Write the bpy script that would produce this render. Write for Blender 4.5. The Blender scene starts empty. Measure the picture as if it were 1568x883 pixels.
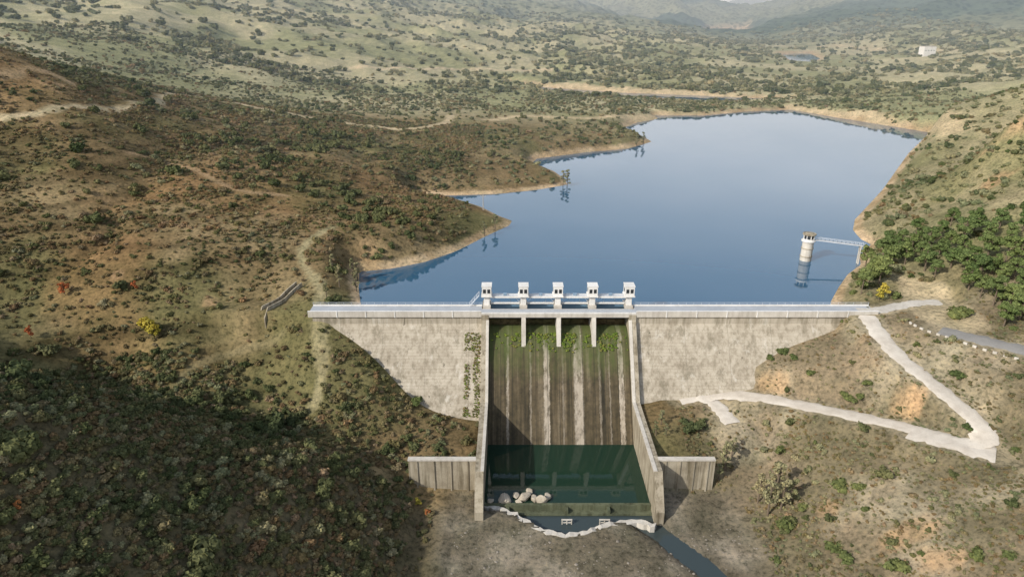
import bpy, bmesh, math, numpy as np
from mathutils import Vector, noise as mnoise
rng = np.random.default_rng(11)
D2R = math.radians
scene = bpy.context.scene
scene.view_settings.view_transform = 'Standard'
scene.view_settings.look = 'None'
scene.view_settings.exposure = 0

# ------------------------------------------------------------------ survey (photogrammetry) helpers
CAM = np.array([0.0, -180.0, 79.5]); TH = D2R(21.97); F = 1045.0
def ray(px, py):
    u = (px-784)/F; v = (441.5-py)/F
    return np.array([u, math.cos(TH)+v*math.sin(TH), -math.sin(TH)+v*math.cos(TH)])
def at_z(px, py, z):
    d = ray(px, py); return CAM + d*((z-CAM[2])/d[2])
def at_dist(px, py, D):
    d = ray(px, py); return CAM + d*(D/d[1])
def on_face(px, py):
    d = ray(px, py); t = (-.25+180+.75*79.5)/(d[1]-.75*d[2]); return CAM+d*t

# ------------------------------------------------------------------ numpy noise
def _hash(ix, iy, s):
    n = (ix.astype(np.int64)*374761393 + iy.astype(np.int64)*668265263 + s*1442695041) & 0xffffffff
    n = ((n ^ (n >> 13))*1274126177) & 0xffffffff
    return ((n ^ (n >> 16)) & 0xffff)/65535.0
def vnoise(x, y, s=0):
    ix = np.floor(x); iy = np.floor(y); fx = x-ix; fy = y-iy
    fx = fx*fx*(3-2*fx); fy = fy*fy*(3-2*fy)
    a = _hash(ix, iy, s); b = _hash(ix+1, iy, s); c = _hash(ix, iy+1, s); d = _hash(ix+1, iy+1, s)
    return (a*(1-fx)+b*fx)*(1-fy)+(c*(1-fx)+d*fx)*fy
def fbm(x, y, sc, s=0, o=4):
    t = np.zeros_like(x, dtype=float); a = .5; tot = 0
    for i in range(o):
        ca, sa = math.cos(.6*i), math.sin(.6*i)
        t += a*vnoise((x*ca-y*sa)/sc, (x*sa+y*ca)/sc, s+i*17); tot += a; a *= .5; sc *= .5
    return t/tot*2-1
def sstep(a, b, x):
    t = np.clip((x-a)/(b-a), 0, 1); return t*t*(3-2*t)
def inside(px, py, poly):
    r = np.zeros(px.shape, bool); n = len(poly)
    for i in range(n):
        x1, y1 = poly[i][:2]; x2, y2 = poly[(i+1) % n][:2]
        if y1 == y2: continue
        c = ((y1 > py) != (y2 > py)) & (px < (x2-x1)*(py-y1)/(y2-y1)+x1)
        r ^= c
    return r
def linedist(px, py, pts, closed=False):
    best = np.full(px.shape, 1e9); bz = np.zeros(px.shape); n = len(pts)
    for i in range(n if closed else n-1):
        a = pts[i]; b = pts[(i+1) % n]
        dx, dy = b[0]-a[0], b[1]-a[1]; L = dx*dx+dy*dy+1e-9
        t = np.clip(((px-a[0])*dx+(py-a[1])*dy)/L, 0, 1)
        d = np.hypot(px-a[0]-t*dx, py-a[1]-t*dy); m = d < best
        best[m] = d[m]; bz[m] = (a[2]+t*(b[2]-a[2]))[m]
    return best, bz

# ------------------------------------------------------------------ survey points
Zp = [ # spur in the foreground left
(0,883,16),(0,780,20),(0,700,20),(0,570,16),(130,600,9),(250,630,1),(400,668,-9),(520,692,-16),(640,722,-25),
(300,883,-2),(500,883,-14),(600,883,-22),(700,883,-30),(300,750,-1),(500,780,-14),(640,800,-26),(150,740,10),
# ravine
(0,530,-2),(100,560,-8),(250,600,-14),(450,650,-20),(560,680,-23),(180,570,-12),
# main left slope
(0,450,2),(0,400,9),(0,300,22),(0,200,38),(0,130,52),(0,70,66),(120,110,52),
(130,450,3),(130,350,14),(130,250,28),(130,180,40),
(250,560,-9),(250,500,-3),(250,400,8),(250,300,18),(250,220,28),(250,165,35),
(350,450,1),(350,540,-9),(350,350,12),(350,250,22),(350,180,28),
(450,600,-15),(450,520,-6),(450,470,-1),(480,430,2),(450,380,7),(450,300,13),(450,230,18),(450,180,22),
(600,380,5),(560,385,5),(600,330,8),(600,260,10),(560,195,15),(640,200,12),(700,250,5),(700,340,3),(780,250,2),(760,210,7),(900,215,2),(850,200,5),
(640,290,1),(540,330,8),
# left abutment
(490,480,0),(470,450,1),(490,560,-10),(560,650,-20),(640,665,-23),(680,690,-22),(600,690,-23),(560,620,-17),
# river bed
(680,750,-29),(760,830,-30.3),(870,850,-30.4),(980,860,-30.4),(1000,780,-29.6),(870,883,-30.6),(1060,760,-29),
# right downstream slope
(1330,478,0),(1370,530,-2),(1430,590,-5),(1520,660,-9),(1510,690,-10),(1400,660,-12),(1300,635,-14),(1180,612,-17),(1100,603,-19),(1040,612,-20),(1130,650,-21),
(1250,545,-7),(1200,565,-12),(1330,600,-10),(1400,620,-9.5),(1260,600,-13.5),(1100,660,-22.5),(1050,680,-22),(1000,690,-22),(1200,650,-18.5),(1150,700,-26),(1120,740,-28),(1200,800,-27.5),
(1300,760,-21),(1250,700,-20),(1400,760,-16),(1400,700,-14),(1500,760,-12),(1400,830,-18),(1300,883,-25),(1450,883,-18),(1568,883,-11),(1150,883,-30),(1568,760,-8),(1568,660,-4),(1500,600,-3),(1440,545,-1),
# right bank
(1360,470,.3),(1400,440,1.2),(1450,490,1.4),(1520,512,1.8),(1568,535,2),(1568,440,8),(1450,420,5),(1400,370,8),(1480,370,10),(1568,400,12),(1340,420,2),(1300,450,0),(1568,300,22),(1450,300,12),(1400,330,6),(1568,200,37),(1568,165,45),(1480,230,16),(1400,280,6),(1340,340,3),(1500,250,20),
]
Dp = [ (60,40,700),(60,5,900),(200,110,560),(200,60,760),(200,15,950),(350,150,520),(350,110,680),(350,60,900),(350,10,1150),
(500,170,520),(500,130,700),(500,80,950),(500,30,1300),(650,160,620),(650,90,1050),(650,50,1500),(640,8,2300),
(800,150,690),(800,90,1200),(800,60,1600),(800,14,2700),(900,165,600),(950,120,900),(950,90,1250),(950,60,1700),(960,32,3000),(1050,44,3300),
(1200,110,950),(1200,65,1900),(1280,45,2300),(1350,20,2600),(1450,6,2700),(1165,44,3300),(1230,22,3500),(1400,130,800),(1500,140,650),(1568,130,650),(1400,160,600),(1500,175,520),
(1300,140,740),(1300,165,620),(1568,90,1100),(1450,90,1250),(1568,45,1900),(1440,60,1800),
(1180,24,8000),(1100,20,7000),(1000,6,5500),(850,-8,4500),(700,-15,3500),(1300,4,5000),(1450,-12,3500),(1568,-25,3200),(1240,20,7000),
(500,-5,2200),(300,-15,1600),(100,-20,1300),(0,-25,1200),(1100,62,2200),(1120,47,3600),
]
Wp = [(20,-120,-32),(10,-180,-34),(0,-260,-36),(-120,-150,44),(-180,-110,50),(-200,-220,86),(-140,-250,90),(-95,-205,48),(-60,-170,15),(-150,-60,28),(-220,-40,42),(-260,60,52),(-320,150,75),  # includes unseen hills left of and behind the camera, raised to shade the foreground
(120,-120,-8),(200,-150,25),(200,-60,12),(260,60,45),(300,200,50),(80,-180,-15),(420,300,40),(-450,300,70),(-2500,1500,200),(2500,1500,150),(-5000,8000,350),(6000,8000,350),(-700,8500,300),(-6000,-200,150),(6000,-200,150),(400,-250,60),(-420,-250,120)]
face_px = [(520,500),(545,520),(590,560),(620,600),(650,622),(700,640),(985,618),(1040,610),(1090,598),(1130,575),(1180,540),(1250,516),(1300,492)]
pts = [at_z(*p) for p in Zp]+[at_dist(*p) for p in Dp]+[np.array(w, float) for w in Wp]
for p in face_px:
    q = on_face(*p); pts.append(q); pts.append(np.array([q[0], 1.0, q[2]-1.0]))
pts.append(np.array([-55, 1.5, .3])); pts.append(np.array([103, 1.5, .1]))
pts = np.array(pts)
C2 = 7.0**2
n = len(pts)
r = np.sqrt((pts[:, None, 0]-pts[None, :, 0])**2+(pts[:, None, 1]-pts[None, :, 1])**2+C2)/1000
A = np.zeros((n+3, n+3)); A[:n, :n] = r - np.eye(n)*.0015
P = np.c_[np.ones(n), pts[:, 0]/1000, pts[:, 1]/1000]; A[:n, n:] = P; A[n:, :n] = P.T
sol = np.linalg.solve(A, np.r_[pts[:, 2], 0, 0, 0])

def grow(start, end, step, g):
    out = [start]; s = step
    while out[-1] < end: out.append(out[-1]+s); s *= g
    return out
xr = grow(130, 7000, 1.25, 1.03)
xs = np.array(sorted([-v for v in xr[1:]]) + list(np.arange(-130, 130, 1.25)) + xr)
ys = np.array(list(np.arange(-300, -130, 4.0)) + list(np.arange(-130, 60, 1.25)) + grow(60, 9500, 1.25, 1.012))
X, Y = np.meshgrid(xs, ys)
xf = X.ravel(); yf = Y.ravel(); h = np.zeros_like(xf)
for i in range(0, len(xf), 20000):
    a, b = xf[i:i+20000], yf[i:i+20000]
    k = np.sqrt((a[:, None]-pts[None, :, 0])**2+(b[:, None]-pts[None, :, 1])**2+C2)/1000
    h[i:i+20000] = k@sol[:n]+sol[n]+sol[n+1]*a/1000+sol[n+2]*b/1000
h = np.clip(h, -45, 480)
dist = np.hypot(xf, yf)

# ------------------------------------------------------------------ shore line
shore_px = [(553,470),(549,440),(550,416),(600,411),(650,401),(700,384),(745,361),(780,345),(784,338),(765,331),(735,316),(700,305),(640,300),
(700,299),(760,297),(820,291),(868,283),(866,275),(848,262),(815,250),(822,243),(900,233),(960,228),(998,217),(985,209),(955,196),(975,188),(1008,182),(1003,177),
(1080,177),(1140,171),(1212,168),(1280,180),(1350,191),(1425,203),(1392,235),(1368,268),(1352,290),(1328,316),(1309,336),(1306,352),(1318,366),(1334,374),(1316,392),(1318,405),(1298,420),(1284,440),(1272,462)]
lake = [at_z(a, b, -3) for a, b in shore_px]
lake = [np.array([-43, -.0, -3])]+lake+[np.array([92, -.0, -3])]
lake3 = [at_z(a, b, -3) for a, b in [(1075,57),(1145,56),(1138,46),(1090,46)]]
lake4 = [at_z(a, b, -3) for a, b in [(1195,83),(1238,81),(1256,90),(1240,97),(1215,95)]]
lake5 = [at_z(a, b, -3) for a, b in [(770,127),(850,135),(950,142),(1080,147),(1210,153),(1100,157),(950,151),(850,143)]]
sd = np.full(xf.shape, 1e9); ins = np.zeros(xf.shape, bool)
for L in (lake, lake3, lake4, lake5):
    d, _ = linedist(xf, yf, L, True); sd = np.minimum(sd, d); ins |= inside(xf, yf, L)

# relief noise
amp = .35+1.2*sstep(60, 300, dist)+6*sstep(350, 1200, dist)+30*sstep(1400, 5000, dist)
quiet = sstep(5, 30, np.maximum(np.abs(yf+20)-32, np.maximum(-14-xf, xf-45)))
h += amp*fbm(xf, yf, 22, 3, 3)*.5*quiet*(dist < 1500)
h += amp*fbm(xf, yf, 70, 5, 4)*sstep(50, 160, dist)
corr = [at_z(1180,150,-3), at_z(1228,95,-3), at_z(1215,80,-3), at_z(1115,55,-3), at_z(1115,46,-3), at_dist(1170,15,8500)]
dc, _ = linedist(xf, yf, corr)
vm = sstep(20, 420, dc)
rg = 1-np.abs(fbm(xf, yf, 520, 9, 5))*2.4
h += amp*2.2*(rg-.35)*sstep(450, 1400, dist)*vm
rg2 = 1-np.abs(fbm(xf, yf, 190, 19, 4))*2.3
h += (14+10*sstep(900, 2500, dist))*(rg2-.45)*sstep(380, 800, dist)*sstep(15, 260, dc)*sstep(10, 150, sd)
h -= 8*(1-sstep(20, 160, dc))*sstep(700, 1000, dist)
gul = 1-np.abs(fbm(xf, yf, 55, 21, 3))*2.2
leftm = sstep(-35, -80, xf)*sstep(420, 200, dist)
h -= np.clip(gul, 0, 1)**2*3.2*leftm

# shore shaping
up = yf > 0
bl = 10+.02*dist
land = np.maximum(h, -3+np.minimum(.14*sd, 2.0+.002*dist))
w = sstep(0, 1, sd/bl)
hs = (-3+.32*sd)*(1-w)+land*w
h = np.where(up & ~ins, hs, h)
h = np.where(up & ins, -3-np.minimum(.35*sd, 11), h)

# river bed caps / spillway excavation
cap = -29.2+.75*np.maximum(0, -22-xf)+.6*np.maximum(0, xf-49)
m = (yf < -42.9) & (yf > -140)
h = np.where(m, np.minimum(h, np.maximum(cap, -29.2)), h)
bed = m & (xf > -14) & (xf < 52)
h = np.where(bed, np.clip(h, -31.0, -30.0+.03*np.maximum(0, yf+62)), h)
h = np.where((yf > -42.9) & (yf < -25) & (xf > -25) & (xf < 49.5), np.minimum(h, -20.8), h)
pool = [at_z(a, b, -31.0) for a, b in [(733,765),(744,777),(800,797),(832,812),(866,822),(900,815),(935,803),(1000,806),(1012,795),(990,765)]]
stream = [at_z(a, b, -31.3) for a, b in [(990,803),(1020,824),(1045,846),(1075,866),(1100,890),(1120,930)]]
inp = inside(xf, yf, pool)
dstr, _ = linedist(xf, yf, stream)
dstr = dstr+.5*fbm(xf, yf, 4, 401, 3)
h = np.where(inp & (yf < -46), -33.5, h)
h = np.where(dstr < 4, np.minimum(h, -32.4+np.maximum(0, dstr-1.2)*.8), h)
exc = (xf > -7.8) & (xf < 34.5) & (yf > -49) & (yf < 3)
h = np.where(exc, -36, h)
body = (yf > -2.6) & (yf < 2.6) & (xf > -53) & (xf < 100)
h = np.where(body, np.minimum(h, -.6), h)

# ------------------------------------------------------------------ roads
def catmull(P, k=8):
    P = [np.array(p, float) for p in P]; P = [2*P[0]-P[1]]+P+[2*P[-1]-P[-2]]; out = []
    for i in range(1, len(P)-2):
        for j in range(k):
            t = j/k; a, b, c, d = P[i-1:i+3]
            out.append(.5*((2*b)+(-a+c)*t+(2*a-5*b+4*c-d)*t*t+(-a+3*b-3*c+d)*t**3))
    out.append(P[-2]); return out
road1 = catmull([at_z(*p) for p in [(1328,483,0.1),(1345,508,-1),(1372,540,-2.4),(1410,572,-4),(1455,608,-6),(1492,640,-8),(1508,664,-9.2),(1490,678,-10.3),(1440,668,-11.4),(1380,652,-12.6),(1300,634,-14),(1220,618,-16),(1160,607,-17.5),(1100,603,-19),(1040,612,-20.2)]])
road1b = catmull([at_z(*p) for p in [(1075,604,-19.4),(1100,622,-20),(1122,648,-21)]])
road1c = catmull([at_z(*p) for p in [(1395,660,-12.3),(1440,672,-11.4),(1490,685,-10.5),(1525,696,-10.6)]])
road2 = catmull([at_z(*p) for p in [(1314,475,.36),(1345,474,.38),(1375,468,.5),(1405,463,.9),(1440,462,1.3)]])
road3 = catmull([at_z(*p) for p in [(1440,505,1.3),(1500,519,1.7),(1568,535,2),(1640,550,2.2)]])
roads = [(road1, 5.2), (road1b, 5.2), (road1c, 7.0), (road2, 4.6), (road3, 7.0)]
rd = np.full(xf.shape, 1e9); num = np.zeros(N_ := len(xf)); den = np.zeros(N_)
for R, wd in roads:
    d, z = linedist(xf, yf, R); e = d-wd/2
    if R is road2: e = np.where(xf < 101, 99, e)
    wt = 1/(np.maximum(d, .3)**3); wt = np.where(e < 6, wt, 0); num += wt*(z-.12); den += wt; rd = np.minimum(rd, e)
k = 1-sstep(1.4, 5.5, rd); zr = np.where(den > 0, num/np.maximum(den, 1e-12), h)
h = h*(1-k)+zr*k
H = h.reshape(X.shape)
def hz(x, y):
    x = np.atleast_1d(np.asarray(x, float)); y = np.atleast_1d(np.asarray(y, float))
    i = np.clip(np.searchsorted(xs, x)-1, 0, len(xs)-2); j = np.clip(np.searchsorted(ys, y)-1, 0, len(ys)-2)
    fx = np.clip((x-xs[i])/(xs[i+1]-xs[i]), 0, 1); fy = np.clip((y-ys[j])/(ys[j+1]-ys[j]), 0, 1)
    return (H[j, i]*(1-fx)+H[j, i+1]*fx)*(1-fy)+(H[j+1, i]*(1-fx)+H[j+1, i+1]*fx)*fy
def hit(px, py):
    d = ray(px, py); t = np.concatenate([np.arange(40, 700, .5), np.arange(700, 9000, 4)])
    z = hz(d[0]*t, CAM[1]+d[1]*t); b = np.nonzero(CAM[2]+d[2]*t < z)[0]
    k = t[b[0]] if len(b) else 9000
    q = CAM+d*k; q[2] = hz(q[0], q[1])[0]; return q

# ------------------------------------------------------------------ ground colours
def col(*c): return np.array(c, float)
def mixc(a, b, t): return a*(1-t[:, None])+b*t[:, None]
N = len(xf); one = np.ones(N)
C = np.tile(col(.180, .132, .074), (N, 1))
C = mixc(C, col(.155, .140, .070), sstep(-.2, .25, fbm(xf, yf, 45, 31, 4)))
C = mixc(C, col(.27, .21, .125), sstep(.05, .45, fbm(xf, yf, 26, 41, 4))*.7)
C = mixc(C, col(.28, .165, .085), sstep(.12, .5, fbm(xf, yf, 60, 77, 4))*.5*(xf < 0))
band = sstep(.35, .75, vnoise(h/1.35+.9*fbm(xf, yf, 40, 301, 3), xf/90, 9))
C = mixc(C, C*.6, band*leftm*.85)
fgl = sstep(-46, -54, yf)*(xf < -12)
C = mixc(C, col(.12, .10, .065), fgl*.8)  # foreground-left shade painted into the soil colour
rightd = sstep(38, 60, xf)*sstep(20, -10, yf)
cr = mixc(np.tile(col(.21, .17, .12), (N, 1)), col(.32, .275, .205), sstep(-.1, .45, fbm(xf, yf, 14, 51, 4)))
cr = mixc(cr, col(.155, .135, .088), sstep(-.1, .35, fbm(xf, yf, 20, 58, 4))*.8)
C = mixc(C, cr, rightd*.95)
rightu = sstep(85, 105, xf)*sstep(0, 25, yf)*sstep(900, 300, yf)
C = mixc(C, mixc(np.tile(col(.30, .26, .17), (N, 1)), col(.21, .20, .11), sstep(-.2, .3, fbm(xf, yf, 30, 61, 4))), rightu*.85)
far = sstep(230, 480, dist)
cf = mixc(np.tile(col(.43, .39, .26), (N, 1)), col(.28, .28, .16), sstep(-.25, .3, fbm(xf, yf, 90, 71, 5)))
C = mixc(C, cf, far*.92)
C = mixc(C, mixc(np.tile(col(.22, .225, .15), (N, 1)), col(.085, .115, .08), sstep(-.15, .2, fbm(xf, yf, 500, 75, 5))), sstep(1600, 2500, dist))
bedm = sstep(-20, -12, xf)*sstep(60, 50, xf)*sstep(-43, -44, yf)
C = mixc(C, mixc(np.tile(col(.25, .22, .18), (N, 1)), col(.15, .13, .10), sstep(-.2, .3, fbm(xf, yf, 9, 91, 4))), bedm)
damp = bedm*sstep(7, 2.5, dstr); C = mixc(C, C*.55, damp)
bw = (2.6+.009*dist)*(1+.5*fbm(xf, yf, 30, 101, 3))
bank = sstep(1, .6, sd/bw)*(yf > 2)
C = mixc(C, mixc(np.tile(col(.46, .35, .24), (N, 1)), col(.37, .27, .17), sstep(-.2, .3, fbm(xf, yf, 8, 111, 3))), bank)
trk = np.full(N, 0.)
def track(pxs, wd, c, s=1.0, block=True):
    global C, trk
    L = catmull([hit(a, b) for a, b in pxs], 5)
    d, _ = linedist(xf, yf, L); k = (1-sstep(wd*.5, wd*1.0, d*(1+.5*fbm(xf, yf, 5, 7, 2))))*s
    C = mixc(C, np.array(c, float), k)
    if block: trk = np.maximum(trk, (d < wd*.7+.4)*1.)
track([(510,348),(475,368),(462,388),(468,408),(488,436),(492,470),(490,520),(491,570),(482,620)], 2.0, (.33,.29,.18), .8)
track([(2,180),(60,174),(120,164),(200,162),(245,156),(264,146),(250,139)], 3.0, (.50,.41,.28), .95)
track([(264,146),(330,152),(400,166),(470,180),(560,192),(640,196),(685,186),(688,176)], 4.2, (.48,.39,.27), .95)
track([(0,118),(60,108),(110,128)], 3.0, (.42,.30,.19), .7)
track([(440,300),(360,290),(260,250),(200,235)], 1.8, (.34,.24,.15), .75)
track([(430,515),(360,540),(300,560),(270,590)], 1.6, (.27,.23,.14), .45)
track([(560,420),(600,416),(680,396),(750,366)], 2.0, (.44,.34,.23), .7)
track([(1190,70),(1300,72),(1470,77)], 20, (.50,.41,.28), .9)
track([(1150,84),(1300,84),(1400,82)], 10, (.48,.40,.28), .7)
track([(540,106),(600,105),(700,107),(838,107)], 8, (.54,.44,.31), .95)
track([(770,124),(850,132),(950,139),(1080,144),(1210,150)], 9, (.50,.40,.27), .95)
track([(748,184),(800,178),(900,181),(1003,181)], 7, (.50,.40,.27), .9)
track([(1210,163),(1280,174),(1350,186),(1460,200)], 8, (.50,.40,.27), .9)
clear_px = [(1372,418),(1450,430),(1470,460),(1530,505),(1480,512),(1420,498),(1388,480),(1372,450)]
clear = [hit(a, b) for a, b in clear_px]
ci = inside(xf, yf, clear); cd, _ = linedist(xf, yf, clear, True)
ck = np.where(ci, sstep(0, 2, cd), 0.)
C = mixc(C, col(.44, .36, .25), ck*.85)
for (a, b, rr) in [(1175,600,6),(1410,596,3),(1330,515,3),(1385,628,5),(1400,815,6),(1440,850,5),(1270,780,3),(1560,190,8),(1520,280,6),(560,388,5),(325,465,4),(80,130,8),(640,185,8),(180,420,3),(420,250,4)]:
    q = hit(a, b); d = np.hypot(xf-q[0], (yf-q[1])*1.3)/rr+1.1*fbm(xf, yf, 5, 121, 4)
    C = mixc(C, col(.42, .28, .17), sstep(1, .4, d)*.7)
C = mixc(C, col(.40, .34, .25), sstep(2.0, .2, rd)*.6)
C *= (1+.25*fbm(xf, yf, 4, 131, 3))[:, None]
C = np.clip(C, .01, .8)

# ------------------------------------------------------------------ material helpers
def new_mat(name, rough=.85, spec=.25, diffuse=False):
    m = bpy.data.materials.new(name); m.use_nodes = True
    nt = m.node_tree; b = nt.nodes['Principled BSDF']
    if diffuse:
        nt.nodes.remove(b); b = nt.nodes.new('ShaderNodeBsdfDiffuse')
        nt.links.new(b.outputs[0], [q for q in nt.nodes if q.type == 'OUTPUT_MATERIAL'][0].inputs[0]); return m, nt, b
    b.inputs['Roughness'].default_value = rough
    b.inputs['Specular IOR Level'].default_value = spec
    return m, nt, b
def nd(nt, t, **k):
    n = nt.nodes.new(t)
    for a, v in k.items(): setattr(n, a, v)
    return n
def ramp(nt, stops, interp='LINEAR'):
    r = nt.nodes.new('ShaderNodeValToRGB'); r.color_ramp.interpolation = interp
    e = r.color_ramp.elements
    while len(e) < len(stops): e.new(.5)
    for i, (p, c) in enumerate(stops):
        e[i].position = p; e[i].color = (*c, 1)
    return r
def mixn(nt, a, b, f, blend='MIX'):
    m = nt.nodes.new('ShaderNodeMix'); m.data_type = 'RGBA'; m.blend_type = blend
    for s, v in (('A', a), ('B', b)):
        i = [q for q in m.inputs if q.name == s and q.type == 'RGBA'][0]
        if isinstance(v, tuple): i.default_value = (*v, 1)
        else: nt.links.new(v, i)
    fi = [q for q in m.inputs if q.name == 'Factor' and q.type == 'VALUE'][0]
    if isinstance(f, (int, float)): fi.default_value = f
    else: nt.links.new(f, fi)
    return [q for q in m.outputs if q.type == 'RGBA'][0]
def noise_n(nt, vec, scale, detail=4, rough=.6, map_scale=None):
    n = nt.nodes.new('ShaderNodeTexNoise'); n.inputs['Scale'].default_value = scale
    n.inputs['Detail'].default_value = detail; n.inputs['Roughness'].default_value = rough
    if map_scale:
        mp = nt.nodes.new('ShaderNodeMapping'); mp.inputs['Scale'].default_value = map_scale
        nt.links.new(vec, mp.inputs['Vector']); vec = mp.outputs[0]
    nt.links.new(vec, n.inputs['Vector']); return n.outputs['Fac']
def pos(nt): return nt.nodes.new('ShaderNodeNewGeometry').outputs['Position']
def bump(nt, b, hgt, strength, d):
    n = nt.nodes.new('ShaderNodeBump'); n.inputs['Strength'].default_value = strength; n.inputs['Distance'].default_value = d
    nt.links.new(hgt, n.inputs['Height']); nt.links.new(n.outputs[0], b.inputs['Normal'])
def math_n(nt, op, a, b=None, c=None):
    n = nd(nt, 'ShaderNodeMath', operation=op)
    for i, v in enumerate((a, b, c)):
        if v is None: continue
        if isinstance(v, (int, float)): n.inputs[i].default_value = v
        else: nt.links.new(v, n.inputs[i])
    return n.outputs[0]

# ground
mg, nt, b = new_mat('ground_soil', diffuse=True)
at = nd(nt, 'ShaderNodeAttribute', attribute_name='Col'); p = pos(nt)
f1 = noise_n(nt, p, .9, 5, .72); f2 = noise_n(nt, p, .12, 4, .65)
r1 = ramp(nt, [(.34, (.34, .36, .33)), (.5, (1, 1, 1)), (.70, (1.5, 1.42, 1.3))]); nt.links.new(f1, r1.inputs[0])
r2 = ramp(nt, [(.3, (.72, .76, .66)), (.7, (1.25, 1.2, 1.1))]); nt.links.new(f2, r2.inputs[0])
c = mixn(nt, at.outputs['Color'], r1.outputs[0], .85, 'MULTIPLY'); c = mixn(nt, c, r2.outputs[0], .9, 'MULTIPLY')
vo = nd(nt, 'ShaderNodeTexVoronoi'); vo.inputs['Scale'].default_value = .045; nt.links.new(p, vo.inputs['Vector'])
rv = ramp(nt, [(.30, (.3, .36, .3)), (.5, (1, 1, 1))]); nt.links.new(vo.outputs['Distance'], rv.inputs[0])
sx = nd(nt, 'ShaderNodeSeparateXYZ'); nt.links.new(p, sx.inputs[0])
mr = nd(nt, 'ShaderNodeMapRange'); mr.inputs['From Min'].default_value = 1300; mr.inputs['From Max'].default_value = 2100
nt.links.new(sx.outputs['Y'], mr.inputs['Value'])
m2 = mixn(nt, (1, 1, 1), rv.outputs[0], mr.outputs[0]); c = mixn(nt, c, m2, 1.0, 'MULTIPLY')
nt.links.new(c, b.inputs['Color']); bump(nt, b, f1, .6, .5)

def make_mesh(name, verts, faces, mat=None, smooth=False, parent=None):
    me = bpy.data.meshes.new(name); me.from_pydata([tuple(v) for v in verts], [], [tuple(f) for f in faces]); me.update()
    if smooth: me.polygons.foreach_set('use_smooth', [True]*len(me.polygons))
    ob = bpy.data.objects.new(name, me); scene.collection.objects.link(ob)
    if mat: me.materials.append(mat)
    if parent: ob.parent = parent
    return ob
def empty(name, loc=(0, 0, 0)):
    e = bpy.data.objects.new(name, None); e.location = loc; scene.collection.objects.link(e); e.empty_display_size = .5; return e

ny, nx = X.shape
me = bpy.data.meshes.new('terrain'); me.vertices.add(N)
me.vertices.foreach_set('co', np.c_[xf, yf, h].astype(np.float32).ravel())
ii = (np.arange(ny-1)[:, None]*nx+np.arange(nx-1)[None, :]).ravel()
quads = np.c_[ii, ii+1, ii+nx+1, ii+nx]
me.loops.add(quads.size); me.loops.foreach_set('vertex_index', quads.ravel().astype(np.int32))
me.polygons.add(len(quads)); me.polygons.foreach_set('loop_start', (np.arange(len(quads))*4).astype(np.int32))
me.polygons.foreach_set('loop_total', np.full(len(quads), 4, np.int32))
me.polygons.foreach_set('use_smooth', np.ones(len(quads), bool)); me.update(calc_edges=True)
ca = me.color_attributes.new('Col', 'FLOAT_COLOR', 'POINT'); ca.data.foreach_set('color', np.c_[C, one].astype(np.float32).ravel())
me.materials.append(mg)
ter = bpy.data.objects.new('terrain', me); scene.collection.objects.link(ter)

# ------------------------------------------------------------------ water
mw, nt, b = new_mat('lake_water', .03, .5)
b.inputs['Base Color'].default_value = (.035, .105, .18, 1); b.inputs['IOR'].default_value = 2.0
p = pos(nt); f = noise_n(nt, p, .35, 3, .5, (1, .45, 1)); bump(nt, b, f, .025, .2)
fw = noise_n(nt, p, .02, 3, .5, (.4, 1.2, 1)); rw = ramp(nt, [(.45, (.02, .02, .02)), (.65, (.06, .06, .06))]); nt.links.new(fw, rw.inputs[0]); nt.links.new(rw.outputs[0], b.inputs['Roughness'])
make_mesh('lake_water', [(-6500, 2.4, -3), (6500, 2.4, -3), (6500, 9500, -3), (-6500, 9500, -3)], [(0, 1, 2, 3)], mw)
mb, nt, b = new_mat('basin_water', .03, .5)
b.inputs['Base Color'].default_value = (.014, .035, .022, 1); b.inputs['IOR'].default_value = 1.4
p = pos(nt); f = noise_n(nt, p, .8, 2, .5); bump(nt, b, f, .04, .1)
make_mesh('stilling_basin_water', [(-6.75, -47.1, -30), (33.35, -47.1, -30), (33.35, -20, -30), (-6.75, -20, -30)], [(0, 1, 2, 3)], mb)
mb2, nt, b = new_mat('stream_water', .05, .5)
b.inputs['Base Color'].default_value = (.04, .055, .055, 1)
p = pos(nt); f = noise_n(nt, p, 1.2, 2, .5); bump(nt, b, f, .06, .1)
make_mesh('stream_water', [(-9, -110, -31.35), (70, -110, -31.35), (70, -47.9, -31.35), (-9, -47.9, -31.35)], [(0, 1, 2, 3)], mb2)

# ------------------------------------------------------------------ haze: real scattering air over the valley
hm = bpy.data.materials.new('haze'); hm.use_nodes = True; nt = hm.node_tree; nt.nodes.clear()
vs = nt.nodes.new('ShaderNodeVolumeScatter'); vs.inputs['Density'].default_value = .00019; vs.inputs['Color'].default_value = (.76, .89, 1, 1); vs.inputs['Anisotropy'].default_value = 0
ou = nt.nodes.new('ShaderNodeOutputMaterial'); nt.links.new(vs.outputs[0], ou.inputs['Volume'])
v = [(x, y, z) for z in (-80, 520) for x, y in ((-8000, 60), (8000, 60), (8000, 10500), (-8000, 10500))]
make_mesh('haze', v, [(3, 2, 1, 0), (4, 5, 6, 7), (0, 1, 5, 4), (1, 2, 6, 5), (2, 3, 7, 6), (3, 0, 4, 7)], hm)

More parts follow.
